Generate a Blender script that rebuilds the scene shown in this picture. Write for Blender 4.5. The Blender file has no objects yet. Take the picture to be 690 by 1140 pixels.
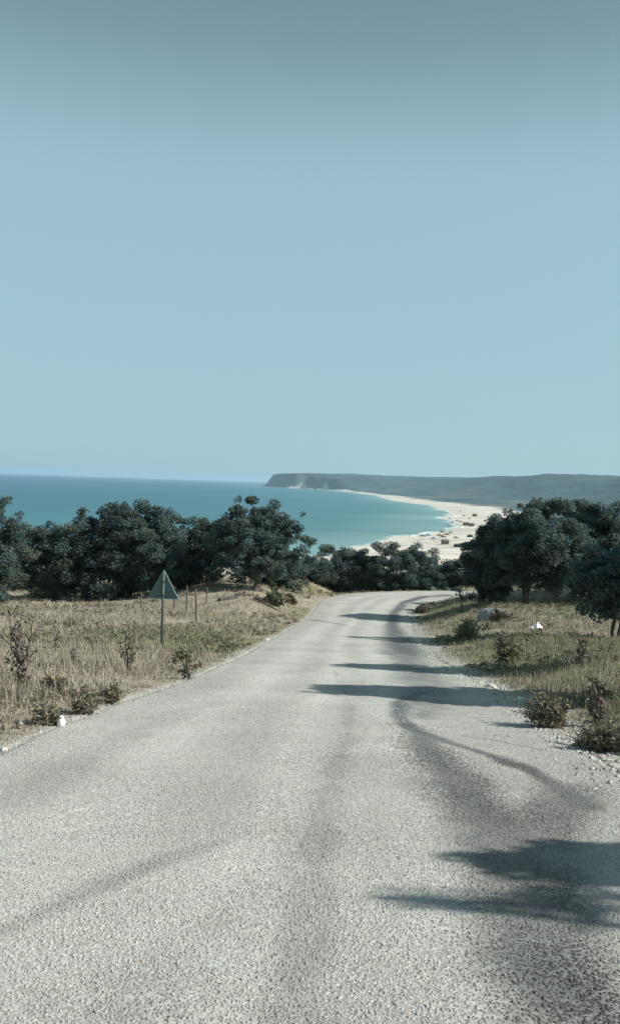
import bpy, math, random
import numpy as np
random.seed(7); rng = np.random.default_rng(7)
C = bpy.context.scene.collection
SEA = -45.0
# ---------------------------------------------------------------- camera model
F = 950.0; PITCH = math.atan(33/950); ROLL = math.radians(1.9)
fw = np.array([0, math.cos(PITCH), -math.sin(PITCH)]); u0 = np.array([0, math.sin(PITCH), math.cos(PITCH)])
r0 = np.array([1., 0, 0])
RT = r0*math.cos(ROLL)+u0*math.sin(ROLL); UP = u0*math.cos(ROLL)-r0*math.sin(ROLL)
def ray(x, y): return fw+RT*(x-345)/F-UP*(y-570)/F
def at(x, y, d):                       # the point the photo shows at (x, y), d metres ahead
    v = ray(x, y); return v*(d/v[1])
def smooth(x, a, b):
    t = np.clip((np.asarray(x, float)-a)/(b-a), 0, 1); return t*t*(3-2*t)
# ---------------------------------------------------------------- terrain
def P(y):
    y = np.asarray(y, float); g = .131
    a = -1.5-g*y
    t = np.clip(y-42, 0, 16)
    b = -1.5-g*42-g*t+(g-.02)*t*t/32-.02*np.clip(y-58, 0, 18)
    t2 = np.clip(y-71, 0, 4); c = b-.28*t2*t2/8-.28*np.clip(y-75, 0, 15)-.15*np.clip(y-90, 0, 1e9)
    h = np.where(y < 42, a, np.where(y < 71, b, c))
    return np.where(y < -25, -1.5+g*25+.03*(-25-y), h)
LE = np.array([(-30,-3.6),(-8,-3.0),(0,-2.85),(7.5,-2.68),(11.2,-2.42),(13.8,-2.02),(18.4,-1.6),(27,-1.12),(37,-.6),(46.5,-.05),(54,.5),(59.8,1.1),(63.8,2.9),(66.4,5.5),(68.2,8.8),(69.3,12.6),(69.8,20),(68.5,40),(66,60),(61,90)], float)[:, ::-1]
RE = np.array([(-30,1.8),(-8,2.45),(0,2.6),(7.5,2.85),(10,3.0),(13.2,3.15),(17,3.2),(22,3.4),(30,4.1),(40.3,5.1),(49.4,6.1),(54.5,6.95),(58.8,8.0),(61.4,9.1),(63.2,10.6),(64.4,13.2),(64.9,20),(63.6,40),(61.2,60),(56.3,89)], float)[:, ::-1]
def resample(A, u):
    k = np.arange(len(A)); out = np.zeros((len(u), 2))
    # catmull-rom through the stations
    i = np.clip(np.floor(u).astype(int), 0, len(A)-2); t = (u-i)[:, None]
    p0 = A[np.clip(i-1, 0, None)]; p1 = A[i]; p2 = A[i+1]; p3 = A[np.clip(i+2, None, len(A)-1)]
    m1 = (p2-p0)/2; m2 = (p3-p1)/2
    return (2*t**3-3*t**2+1)*p1+(t**3-2*t**2+t)*m1+(-2*t**3+3*t**2)*p2+(t**3-t**2)*m2
def poly_d(px, py, A):
    best = np.full(px.shape, 1e9)
    for (x0, y0), (x1, y1) in zip(A[:-1], A[1:]):
        dx, dy = x1-x0, y1-y0; L = dx*dx+dy*dy+1e-12
        t = np.clip(((px-x0)*dx+(py-y0)*dy)/L, 0, 1)
        best = np.minimum(best, np.hypot(px-x0-t*dx, py-y0-t*dy))
    return best
def inside(px, py, A):
    r = np.zeros(px.shape, bool)
    n = len(A)
    for k in range(n):
        x0, y0 = A[k]; x1, y1 = A[(k+1) % n]
        if y0 == y1: continue
        c = ((y0 > py) != (y1 > py)) & (px < (x1-x0)*(py-y0)/(y1-y0)+x0)
        r ^= c
    return r
uu = np.linspace(0, len(LE)-1, 90)
LP = resample(LE, uu); RP = resample(RE, uu)
ROADPOLY = np.vstack([LP, RP[::-1]])
def road_sd(x, y):                     # signed distance from the road's edge, negative on the road
    d = np.minimum(poly_d(x, y, LP), poly_d(x, y, RP))
    return np.where(inside(x, y, ROADPOLY), -d, d)
def vn(x, y, s, seed=0):               # value noise
    x = np.asarray(x, float)/s+seed*17.3; y = np.asarray(y, float)/s+seed*7.7
    xi = np.floor(x).astype(np.int64); yi = np.floor(y).astype(np.int64)
    fx = x-xi; fy = y-yi; fx = fx*fx*(3-2*fx); fy = fy*fy*(3-2*fy)
    def h(a, b):
        n = (a*374761393+b*668265263+seed*1274126177) & 0x7fffffff
        n = ((n ^ (n >> 13))*1274126177) & 0x7fffffff
        n = n ^ (n >> 16)
        return (n & 0xffff)/65535.0
    return (h(xi, yi)*(1-fx)+h(xi+1, yi)*fx)*(1-fy)+(h(xi, yi+1)*(1-fx)+h(xi+1, yi+1)*fx)*fy
# coastline, land on its right hand
def sea_pt(x, y):
    v = ray(x, y); return tuple((v*(SEA/v[2]))[:2])
COAST = [(-9000, -9000), (-2600, -900), (-1100, 60), (-600, 300), (-260, 420), (-90, 500)]
COAST += [sea_pt(*q) for q in ((370,619),(396,611.5),(415,608),(432,604.5),(447,600),(458,597.5),(474,595),(487,591.5),(494,585.5),(497,580),(498,574.5),(495,568),(487,565),(479,563),(468,561.3),(458,560),(440,557.6),(430,554.5),(421.7,552.4),(406,550),(388,547.4),(360,545.0),(335,543.9),(315,543.2))]
COAST += [(-400, 7080), (-420, 7400), (-330, 9000), (600, 12000), (3000, 20000)]
COAST = np.array(COAST, float)
LANDPOLY = np.vstack([COAST, [(60000, 20000), (60000, -30000), (-9000, -30000)]])
AZ_D = np.array([(-180,3900),(-3.6,7450),(-3,7350),(0,6300),(3.3,5700),(9.3,5100),(15,4300),(20,3850),(30,3400),(180,3300)], float)
def coast_sd(x, y):
    d = poly_d(x, y, COAST)
    s = np.where(inside(x, y, LANDPOLY), d, -d)
    j = (vn(x, y, 110, 91)-.5)*34+(vn(x, y, 45, 92)-.5)*16+(vn(x, y, 300, 93)-.5)*30
    return s+j*np.exp(-(s/150)**2)*smooth(np.hypot(x, y), 450, 800)
def far_h(x, y, s):
    r = np.hypot(x, y); az = np.degrees(np.arctan2(x, y))
    D = np.interp(az, AZ_D[:, 0], AZ_D[:, 1])
    D = D*(1+.03*(vn(az*40, az*0, 60, 3)-.5))
    steep = smooth(r, 4800, 6200)
    a = smooth(s, 80, 900)*(1-steep)+smooth(s, 15, 110)*steep
    t = smooth(r/D, .55, 1.0); t = t*(1-steep)+steep
    h = SEA+np.clip(s, -3, 60)*.035*(1-smooth(s, 55, 120))+2.2*smooth(s, 50, 140)+105*a*t
    h += smooth(s, 120, 500)*(20*(vn(x, y, 420, 1)-.5)+5*(vn(x, y, 130, 2)-.5))*smooth(r, 900, 2500)
    h += smooth(s, 60, 300)*smooth(r, 900, 2000)*(3*vn(x, y, 17, 5)+5*vn(x, y, 48, 6))
    h += smooth(s, 160, 700)*12*(1-smooth(r, 900, 2600))
    return h
def G(x, y, sd=None):
    x = np.asarray(x, float); y = np.asarray(y, float)
    shp = x.shape; x = np.atleast_1d(x).ravel(); y = np.atleast_1d(y).ravel()
    r = np.hypot(x, y)
    near = r < 260
    if sd is None:
        sd = np.full(x.shape, 99.); sd[near] = road_sd(x[near], y[near])
    h = P(y)
    left = x < np.interp(y, LE[:16, 1], LE[:16, 0])
    out = np.clip(sd, 0, None)
    h = h+np.where(sd > 0, -.012+.13*smooth(out, .2, 3), -.05)
    h -= np.where(left, .34*np.clip(out-.5, 0, 4)*smooth(x, -1, 4)*smooth(y, 61, 66), 0)
    h += np.where(left, 1.25*np.exp(-((x+5)/4.5)**2-((y-54)/9)**2)*smooth(out, 0, 3.5), 0)
    h += np.where(~left & (sd > 0), 1.0*smooth(out, 0, 5)*smooth(y, 28, 46)*(1-smooth(y, 60, 70))+.25*smooth(out, 0, 4)*(1-smooth(y, 20, 40)), 0)
    h += smooth(out, .2, 2)*(.16*(vn(x, y, 2.3, 8)-.5)+.5*(vn(x, y, 9, 9)-.5)*smooth(out, 2, 10))*(1-smooth(r, 200, 300))
    # the hill ends before the beach
    s = np.full(x.shape, 999.); fa = r > 150
    s[fa] = coast_sd(x[fa], y[fa])
    fh = np.full(x.shape, -200.)
    fh[fa] = far_h(x[fa], y[fa], s[fa])
    k = 3.0
    hh = np.where(fa, np.maximum(h, fh)+0, h)
    m = smooth(s, -5, 130); hh = np.where(fa, np.where(s > 0, fh*(1-m)+hh*m, fh), hh)
    return hh.reshape(shp) if shp else float(hh[0])
def hit(px, py):                        # where the photo's pixel meets the ground
    v = ray(px, py); t = np.exp(np.linspace(math.log(2.5), math.log(500), 1500))
    z = G(v[0]*t, v[1]*t); k = np.argmax(v[2]*t < z)
    return float(v[0]*t[k]), float(v[1]*t[k]), float(z[k])
# ---------------------------------------------------------------- mesh + tag helpers
def tag(o, label=None, cat=None, group=None, kind=None):
    if label: o['label'] = label
    if cat: o['category'] = cat
    if group: o['group'] = group
    if kind: o['kind'] = kind
    return o
def empty(name, loc, label, cat, group=None, rz=0):
    o = bpy.data.objects.new(name, None); C.objects.link(o); o.location = loc; o.rotation_euler.z = rz
    o.empty_display_size = .3
    return tag(o, label, cat, group)
def np_mesh(name, V, faces, mat, parent=None, tint=None, smooth_=False, attrs=None):
    """faces: list of (n_faces, k) index arrays"""
    me = bpy.data.meshes.new(name)
    V = np.asarray(V, np.float32)
    me.vertices.add(len(V)); me.vertices.foreach_set('co', V.ravel())
    fl = [np.asarray(f, np.int32) for f in faces if len(f)]
    nl = sum(f.size for f in fl); nf = sum(len(f) for f in fl)
    me.loops.add(nl); me.loops.foreach_set('vertex_index', np.concatenate([f.ravel() for f in fl]))
    me.polygons.add(nf)
    tot = np.concatenate([np.full(len(f), f.shape[1], np.int32) for f in fl])
    st = np.concatenate([[0], np.cumsum(tot)[:-1]]).astype(np.int32)
    me.polygons.foreach_set('loop_start', st); me.polygons.foreach_set('loop_total', tot)
    me.update(calc_edges=True); me.validate()
    me.polygons.foreach_set('use_smooth', np.full(len(me.polygons), smooth_))
    if tint is not None:
        a = me.color_attributes.new('tint', 'FLOAT_COLOR', 'POINT')
        t = np.ones((len(V), 4), np.float32); t[:, :tint.shape[1]] = tint
        a.data.foreach_set('color', t.ravel())
    for k, v in (attrs or {}).items():
        a = me.attributes.new(k, 'FLOAT', 'POINT'); a.data.foreach_set('value', np.asarray(v, np.float32))
    me.materials.append(mat)
    o = bpy.data.objects.new(name, me); C.objects.link(o)
    if parent: o.parent = parent
    return o
class MB:
    def __init__(s): s.v = []; s.f = {}; s.n = 0
    def add(s, V, faces):
        V = np.asarray(V, float)
        for f in faces:
            f = np.asarray(f) + s.n; s.f.setdefault(f.shape[1], []).append(f)
        s.v.append(V); s.n += len(V)
    def tube(s, pts, rad, k=6, cap=True):
        pts = np.asarray(pts, float); n = len(pts); rad = np.broadcast_to(rad, n)
        tg = np.gradient(pts, axis=0); tg /= np.linalg.norm(tg, axis=1)[:, None]+1e-9
        ref = np.array([0, 0, 1.]) if abs(tg[0][2]) < .8 else np.array([1., 0, 0])
        V = []
        for i in range(n):
            a = np.cross(tg[i], ref); a /= np.linalg.norm(a)+1e-9; b = np.cross(tg[i], a)
            for j in range(k):
                th = 2*math.pi*j/k; V.append(pts[i]+rad[i]*(a*math.cos(th)+b*math.sin(th)))
        q = [[i*k+j, i*k+(j+1) % k, (i+1)*k+(j+1) % k, (i+1)*k+j] for i in range(n-1) for j in range(k)]
        fs = [np.array(q)]
        if cap:
            V.append(pts[0]); V.append(pts[-1]); c0 = n*k; c1 = c0+1
            fs.append(np.array([[c0, (j+1) % k, j] for j in range(k)]+[[c1, (n-1)*k+j, (n-1)*k+(j+1) % k] for j in range(k)]))
        s.add(V, fs)
    def box(s, c, d, rz=0):
        c = np.array(c, float); d = np.array(d, float)/2
        V = np.array([(x, y, z) for x in (-1, 1) for y in (-1, 1) for z in (-1, 1)])*d
        cs, sn = math.cos(rz), math.sin(rz)
        V = np.c_[V[:, 0]*cs-V[:, 1]*sn, V[:, 0]*sn+V[:, 1]*cs, V[:, 2]]+c
        s.add(V, [np.array([[0,1,3,2],[4,6,7,5],[0,4,5,1],[2,3,7,6],[0,2,6,4],[1,5,7,3]])])
    def build(s, name, mat, parent=None, sm=False, tint=None):
        return np_mesh(name, np.vstack(s.v), [np.vstack(v) for v in s.f.values()], mat, parent, tint, sm)
# ---------------------------------------------------------------- materials
def mat(name, col, rough=.9, spec=.25, noise=None, bump=None, attr=False, trans=0, extra=None):
    m = bpy.data.materials.new(name); m.use_nodes = True; nt = m.node_tree; N = nt.nodes; L = nt.links
    b = N['Principled BSDF']; b.inputs['Roughness'].default_value = rough
    b.inputs['Specular IOR Level'].default_value = spec
    b.inputs['Base Color'].default_value = (*col, 1)
    geo = N.new('ShaderNodeTexCoord')
    src = None
    if attr:
        at_ = N.new('ShaderNodeAttribute'); at_.attribute_name = 'tint'; src = at_.outputs['Color']
        mx = N.new('ShaderNodeMix'); mx.data_type = 'RGBA'; mx.blend_type = 'MULTIPLY'; mx.inputs['Factor'].default_value = 1
        L.new(src, mx.inputs['A']); mx.inputs['B'].default_value = (*col, 1); src = mx.outputs['Result']
    if noise:
        sc, amt = noise
        nz = N.new('ShaderNodeTexNoise'); nz.inputs['Scale'].default_value = sc; nz.inputs['Detail'].default_value = 6
        L.new(geo.outputs['Object'], nz.inputs['Vector'])
        mr = N.new('ShaderNodeMapRange'); mr.inputs['From Min'].default_value = .3; mr.inputs['From Max'].default_value = .7
        mr.inputs['To Min'].default_value = 1-amt; mr.inputs['To Max'].default_value = 1+amt
        L.new(nz.outputs['Fac'], mr.inputs['Value'])
        mx = N.new('ShaderNodeMix'); mx.data_type = 'RGBA'; mx.blend_type = 'MULTIPLY'; mx.inputs['Factor'].default_value = 1
        if src is None: mx.inputs['A'].default_value = (*col, 1)
        else: L.new(src, mx.inputs['A'])
        L.new(mr.outputs['Result'], mx.inputs['B']); src = mx.outputs['Result']
    if src is not None: L.new(src, b.inputs['Base Color'])
    if bump:
        sc, st, dist = bump
        nz = N.new('ShaderNodeTexNoise'); nz.inputs['Scale'].default_value = sc; nz.inputs['Detail'].default_value = 5
        L.new(geo.outputs['Object'], nz.inputs['Vector'])
        bp = N.new('ShaderNodeBump'); bp.inputs['Strength'].default_value = st; bp.inputs['Distance'].default_value = dist
        L.new(nz.outputs['Fac'], bp.inputs['Height']); L.new(bp.outputs['Normal'], b.inputs['Normal'])
    if trans:
        tr = N.new('ShaderNodeBsdfTranslucent'); ms = N.new('ShaderNodeMixShader'); ms.inputs[0].default_value = trans
        if src is not None: L.new(src, tr.inputs['Color'])
        else: tr.inputs['Color'].default_value = (*col, 1)
        L.new(b.outputs[0], ms.inputs[1]); L.new(tr.outputs[0], ms.inputs[2])
        L.new(ms.outputs[0], N['Material Output'].inputs['Surface'])
    return m
M = dict(
    leaf=mat('oak_foliage', (.104, .145, .132), .85, .1, attr=True, trans=.5),
    bark=mat('oak_bark', (.10, .09, .08), .95, .1, noise=(6, .4), bump=(20, .8, .03)),
    grass=mat('dry_grass_blades', (1, 1, 1), .85, .1, attr=True, trans=.25),
    weed=mat('dead_weed', (.15, .125, .10), .95, .1, noise=(9, .4)),
    twig=mat('dry_shrub_twigs', (.175, .165, .135), .95, .1, attr=True, trans=.1),
    post=mat('weathered_wood', (.17, .14, .12), .95, .1, noise=(12, .3)),
    steel=mat('galvanised_steel', (.075, .095, .09), .55, .4, noise=(25, .15)),
    plate=mat('sign_back_aluminium', (.085, .15, .155), .5, .5, noise=(14, .14)),
    rim=mat('sign_rim', (.20, .30, .31), .5, .4),
    white=mat('sign_face_white', (.75, .75, .72), .5, .4), red=mat('sign_face_red', (.55, .03, .03), .5, .4),
    black=mat('sign_symbol_black', (.02, .02, .02), .6, .3),
    stone=mat('pale_limestone', (.55, .54, .49), .9, .2, noise=(30, .2), bump=(40, .5, .01)),
    gravel=mat('gravel_stones', (.42, .42, .395), .9, .2, attr=True),
    rock=mat('grey_boulder', (.22, .235, .24), .9, .2, noise=(3, .25), bump=(6, .8, .08)),
    litter=mat('white_litter', (.88, .88, .86), .45, .4, noise=(20, .05)),
    cap=mat('bottle_cap', (.15, .22, .45), .4, .4),
    thatch=mat('reed_thatch', (.13, .105, .08), .95, .1, noise=(8, .3)),
    hutwall=mat('hut_boards', (.18, .14, .11), .9, .2, noise=(4, .2)),
    cloth_b=mat('blue_canvas', (.10, .17, .26), .8, .2, noise=(5, .1)),
    cloth_w=mat('white_canvas', (.7, .7, .68), .8, .2, noise=(5, .06)),
    dark=mat('dark_opening', (.03, .03, .03), .6, .3),
    hull=mat('boat_white_paint', (.7, .71, .7), .4, .4, noise=(3, .05)),
)
# ---------------------------------------------------------------- ground
def build_ground():
    az = np.concatenate([np.arange(-180, -24, 4.), np.arange(-24, 27, .085), np.arange(27, 180, 4.)])
    r = [1.2]
    while r[-1] < 15000: r.append(r[-1]*(1.013 if r[-1] < 90 else 1.022 if r[-1] < 500 else 1.010))
    r = np.array(r); A, R = np.meshgrid(np.radians(az), r)
    X = R*np.sin(A); Y = R*np.cos(A)
    x = X.ravel(); y = Y.ravel()
    sd = np.full(x.shape, 99.); nr = R.ravel() < 260; sd[nr] = road_sd(x[nr], y[nr])
    z = G(x, y, sd)
    nR, nA = X.shape
    V = np.c_[x, y, z]; V = np.vstack([V, [[0, 0, G(0., 0.)]]])
    i = np.arange(nR-1)[:, None]*nA; j = np.arange(nA)[None, :]; j2 = (j+1) % nA
    q = np.stack([i+j, i+j2, i+nA+j2, i+nA+j], -1).reshape(-1, 4)[:, ::-1]
    c = len(V)-1
    tr = np.stack([np.full(nA, c), np.arange(nA), (np.arange(nA)+1) % nA], -1)[:, ::-1]
    s = coast_sd(x, y); rr = R.ravel()
    # surface kinds: dry field / sand / pine hills / bare earth
    n1 = vn(x, y, 3.5, 21)*.5+vn(x, y, 1.1, 22)*.5; n2 = vn(x, y, 260, 23)*.5+vn(x, y, 70, 24)*.3+vn(x, y, 24, 25)*.2
    field = np.array([.30, .265, .205])*(0.72+.45*n1)[:, None]
    olive = np.array([.19, .19, .105]); w = smooth(vn(x, y, 6, 26), .45, .7)*.75
    field = field*(1-w[:, None])+olive*w[:, None]*(.7+.5*n1)[:, None]
    dust = np.array([.34, .325, .285]); w = (1-smooth(sd+.5*(n1-.5), .05, np.where(x > np.interp(y, LE[:16, 1], LE[:16, 0])+1, .7, .32))); w *= np.where(sd < 50, 1, 0)
    field = field*(1-w[:, None])+dust*w[:, None]
    scrub = np.array([.055, .07, .045])*(.5+1.0*vn(x, y, 5, 27))[:, None]
    forest = np.array([.038, .076, .084])*(.7+.4*n2+.6*vn(x, y, 13, 36)*smooth(vn(x, y, 90, 37), .2, .8))[:, None]
    sand = np.array([.53, .495, .43])*(.72+.28*vn(x, y, 30, 28)+.22*vn(x*.6+y*.2, y*1.6, 14, 34))[:, None]
    earth = np.array([.40, .30, .21])*(.8+.4*vn(x, y, 40, 29))[:, None]
    w = smooth(rr, 72, 100)[:, None]; col = field*(1-w)+scrub*w
    w = smooth(rr, 400, 900)[:, None]; col = col*(1-w)+forest*w
    # open earth and tracks above the far beach, pale cliffs on the headland
    azd = np.degrees(np.arctan2(x, y))
    w = smooth(vn(x, y, 170, 31), .52, .72)*smooth(s, 60, 150)*(1-smooth(s, 260, 620))*smooth(rr, 900, 1500)*(1-smooth(rr, 5200, 6200))
    w = w[:, None]*.16; col = col*(1-w)+earth*w
    w = (smooth(rr, 5200, 6500)*(1-smooth(s, 90, 150)))[:, None]*.30; col = col*(1-w)+np.array([.36, .35, .31])*w
    bw = np.where(rr < 2000, 125, 125-smooth(rr, 2000, 4500)*75-smooth(rr, 5000, 6200)*42)
    w = (smooth(rr, 300, 380)*(1-smooth(s+60*(vn(x, y, 60, 32)-.5), bw*.8, bw*1.25))*(1-smooth(rr, 5900, 6600)))[:, None]
    col = col*(1-w)+sand*w
    V = V; t = np.vstack([col, col[:1]])
    m = mat('ground_soil', (1, 1, 1), .95, .1, attr=True, noise=(1.5, .18), bump=(9, .6, .05))
    o = np_mesh('ground', V, [q, tr], m, tint=t, smooth_=True); tag(o, kind='structure')
build_ground()
# ---------------------------------------------------------------- road
def gp(pts): return np.array([hit_road(*p) for p in pts])
def hit_road(px, py):
    v = ray(px, py); t = np.exp(np.linspace(math.log(2), math.log(150), 1500))
    k = np.argmax(v[2]*t < P(v[1]*t)); return (v[0]*t[k], v[1]*t[k])
def build_road():
    st = np.interp
    # station list, dense near the camera
    fine = np.linspace(0, len(LE)-1, 4000); Lf = resample(LE, fine); Rf = resample(RE, fine); Cf = (Lf+Rf)/2
    seg = np.r_[0, np.cumsum(np.hypot(*np.diff(Cf, axis=0).T))]
    d = []; a = 0
    y_at = lambda s_: np.interp(s_, seg, Cf[:, 1])
    while a < seg[-1]:
        d.append(a); yy = y_at(a); a += .06 if 1 < yy < 12 else (.12 if 0 < yy < 30 else .35)
    d.append(seg[-1]); u = np.interp(d, seg, fine)
    Lp = resample(LE, u); Rp = resample(RE, u); nv = 170
    v = np.linspace(0, 1, nv)
    dd = np.array(d)
    # ragged edges
    jl = .10*(vn(dd, dd*0, .45, 41)-.5)+.16*(vn(dd, dd*0, 1.9, 42)-.5); jr = .14*(vn(dd, dd*0, .4, 43)-.5)+.3*(vn(dd, dd*0, 2.1, 44)-.5)
    W = Rp-Lp; Wn = W/np.linalg.norm(W, axis=1)[:, None]
    Lp = Lp-Wn*jl[:, None]; Rp = Rp+Wn*jr[:, None]
    X = Lp[:, None, 0]*(1-v)+Rp[:, None, 0]*v; Y = Lp[:, None, 1]*(1-v)+Rp[:, None, 1]*v
    x = X.ravel(); y = Y.ravel(); vv = np.tile(v, len(d))
    z = P(y)+.03*(1-(2*vv-1)**2)+.012*(vn(x, y, 1.6, 45)-.5)
    sd = np.minimum(vv, 1-vv)*5.5; z -= .02*(1-smooth(sd, 0, .15))
    n, k = X.shape
    i = np.arange(n-1)[:, None]*k; j = np.arange(k-1)[None]
    q = np.stack([i+j, i+j+1, i+k+j+1, i+k+j], -1).reshape(-1, 4)
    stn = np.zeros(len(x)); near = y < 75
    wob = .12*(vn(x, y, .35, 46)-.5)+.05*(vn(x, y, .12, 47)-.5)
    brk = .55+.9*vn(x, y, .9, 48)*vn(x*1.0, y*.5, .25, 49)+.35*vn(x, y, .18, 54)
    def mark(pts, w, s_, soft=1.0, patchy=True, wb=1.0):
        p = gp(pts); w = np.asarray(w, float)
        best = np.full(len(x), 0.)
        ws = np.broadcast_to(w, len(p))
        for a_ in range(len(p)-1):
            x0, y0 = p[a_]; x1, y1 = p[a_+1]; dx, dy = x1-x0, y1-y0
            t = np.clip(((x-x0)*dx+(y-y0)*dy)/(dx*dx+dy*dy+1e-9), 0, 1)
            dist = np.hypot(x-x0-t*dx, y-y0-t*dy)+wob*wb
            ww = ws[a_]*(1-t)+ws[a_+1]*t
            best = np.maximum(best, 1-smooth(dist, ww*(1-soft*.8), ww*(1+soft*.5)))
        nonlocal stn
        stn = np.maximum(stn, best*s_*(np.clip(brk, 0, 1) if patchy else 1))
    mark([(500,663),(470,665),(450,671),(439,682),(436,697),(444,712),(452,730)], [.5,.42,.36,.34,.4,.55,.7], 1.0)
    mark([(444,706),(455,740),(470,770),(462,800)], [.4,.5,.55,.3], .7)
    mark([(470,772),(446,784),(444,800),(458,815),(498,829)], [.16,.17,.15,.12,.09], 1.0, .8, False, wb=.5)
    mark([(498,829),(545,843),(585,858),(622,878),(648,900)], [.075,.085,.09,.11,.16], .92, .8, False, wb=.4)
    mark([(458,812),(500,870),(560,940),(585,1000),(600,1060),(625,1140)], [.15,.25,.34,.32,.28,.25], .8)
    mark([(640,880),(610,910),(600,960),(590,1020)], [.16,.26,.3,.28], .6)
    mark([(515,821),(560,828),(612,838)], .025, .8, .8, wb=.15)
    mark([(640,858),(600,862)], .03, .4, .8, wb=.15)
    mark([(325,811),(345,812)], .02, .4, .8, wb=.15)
    mark([(346,690),(360,692),(388,697)], [.22,.16,.08], .9, .6, False, .4)  # tree shadow at the left road edge, painted in among the stains
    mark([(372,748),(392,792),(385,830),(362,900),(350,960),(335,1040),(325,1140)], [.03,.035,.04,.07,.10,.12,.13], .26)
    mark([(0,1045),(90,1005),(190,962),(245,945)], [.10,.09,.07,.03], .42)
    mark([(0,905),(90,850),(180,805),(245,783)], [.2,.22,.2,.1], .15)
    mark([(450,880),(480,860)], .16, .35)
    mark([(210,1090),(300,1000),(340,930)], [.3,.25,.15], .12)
    # traffic has bleached and smoothed two lanes, the seam between them stays rough
    wv = vv+.03*(vn(x, y, 4, 52)-.5)
    worn = np.exp(-((wv-.24)/.085)**2)+np.exp(-((wv-.46)/.05)**2)+np.exp(-((wv-.66)/.09)**2)
    worn = np.clip(worn, 0, 1)*(.7+.3*vn(x, y, 3, 53))
    edge = 1-smooth(sd+.25*(vn(x, y, .5, 50)-.5), .0, .42)
    m = bpy.data.materials.new('chip_seal_road'); m.use_nodes = True; N = m.node_tree.nodes; L = m.node_tree.links
    b = N['Principled BSDF']; b.inputs['Roughness'].default_value = .88; b.inputs['Specular IOR Level'].default_value = .25
    tc = N.new('ShaderNodeTexCoord')
    def noise(s_, det=4, rg=.5):
        n_ = N.new('ShaderNodeTexNoise'); n_.inputs['Scale'].default_value = s_; n_.inputs['Detail'].default_value = det
        n_.inputs['Roughness'].default_value = rg; L.new(tc.outputs['Object'], n_.inputs['Vector']); return n_.outputs['Fac']
    def mr(src, a0, a1, b0, b1):
        n_ = N.new('ShaderNodeMapRange'); L.new(src, n_.inputs['Value'])
        for kk, vv_ in zip(('From Min', 'From Max', 'To Min', 'To Max'), (a0, a1, b0, b1)): n_.inputs[kk].default_value = vv_
        return n_.outputs['Result']
    def mth(op, a_, b_):
        n_ = N.new('ShaderNodeMath'); n_.operation = op
        for kk, s_ in enumerate((a_, b_)):
            if isinstance(s_, (int, float)): n_.inputs[kk].default_value = s_
            else: L.new(s_, n_.inputs[kk])
        return n_.outputs[0]
    def mix(f_, a_, b_, bt='MIX'):
        n_ = N.new('ShaderNodeMix'); n_.data_type = 'RGBA'; n_.blend_type = bt
        for kk, s_ in (('Factor', f_), ('A', a_), ('B', b_)):
            if isinstance(s_, (int, float)): n_.inputs[kk].default_value = s_
            elif isinstance(s_, tuple): n_.inputs[kk].default_value = (*s_, 1)
            else: L.new(s_, n_.inputs[kk])
        return n_.outputs['Result']
    vo = N.new('ShaderNodeTexVoronoi'); vo.inputs['Scale'].default_value = 75; L.new(tc.outputs['Object'], vo.inputs['Vector'])
    vo2 = N.new('ShaderNodeTexVoronoi'); vo2.inputs['Scale'].default_value = 27; L.new(tc.outputs['Object'], vo2.inputs['Vector'])
    sep = N.new('ShaderNodeSeparateColor'); L.new(vo.outputs['Color'], sep.inputs[0])
    sep2 = N.new('ShaderNodeSeparateColor'); L.new(vo2.outputs['Color'], sep2.inputs[0])
    chip = mr(sep.outputs[0], 0, 1, .74, 1.26)
    chip2 = mr(sep2.outputs[0], 0, 1, .92, 1.08)
    gap = mr(noise(90, 8, .85), .38, .62, .80, 1.2)
    cl = mth('MULTIPLY', mth('MULTIPLY', chip, chip2), gap)
    big = mth('MULTIPLY', mr(noise(.7, 5), .3, .7, .90, 1.09), mr(noise(4.5, 4), .3, .7, .92, 1.08))
    cl = mth('MULTIPLY', cl, big)
    warm = mix(mr(noise(2.2, 4), .4, .6, 0, 1), (.395, .380, .342), (.378, .380, .350))
    a1 = N.new('ShaderNodeAttribute'); a1.attribute_name = 'edge'
    warm = mix(mth('MULTIPLY', a1.outputs['Fac'], .75), warm, (.44, .425, .38))
    a3 = N.new('ShaderNodeAttribute'); a3.attribute_name = 'worn'
    wornf = mr(mth('ADD', a3.outputs['Fac'], mr(noise(1.1, 5), .3, .7, -.25, .25)), 0, 1, .86, 1.13)
    cl = mth('MULTIPLY', cl, wornf)
    base = mix(1.0, warm, cl, 'MULTIPLY')
    a2 = N.new('ShaderNodeAttribute'); a2.attribute_name = 'stain_shadow'  # tar stains plus the one painted shadow streak
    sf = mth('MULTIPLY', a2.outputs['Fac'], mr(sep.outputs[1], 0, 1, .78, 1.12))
    tar_shadow = mix(1.0, (.075, .083, .087), mr(sep2.outputs[1], 0, 1, .8, 1.25), 'MULTIPLY')
    base = mix(sf, base, tar_shadow)
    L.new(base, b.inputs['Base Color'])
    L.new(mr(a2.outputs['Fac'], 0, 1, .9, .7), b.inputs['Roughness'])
    hgt = mth('MULTIPLY', mth('SUBTRACT', 1.0, vo.outputs['Distance']), mr(sep.outputs[2], 0, 1, .5, 1.2))
    bp = N.new('ShaderNodeBump'); bp.inputs['Distance'].default_value = .008; bp.inputs['Strength'].default_value = .55
    L.new(mth('ADD', mth('MULTIPLY', hgt, .75), mth('MULTIPLY', noise(85, 6, .7), .7)), bp.inputs['Height'])
    bp2 = N.new('ShaderNodeBump'); bp2.inputs['Distance'].default_value = .03; bp2.inputs['Strength'].default_value = .5
    L.new(noise(3.5, 4), bp2.inputs['Height']); L.new(bp2.outputs['Normal'], bp.inputs['Normal'])
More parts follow.
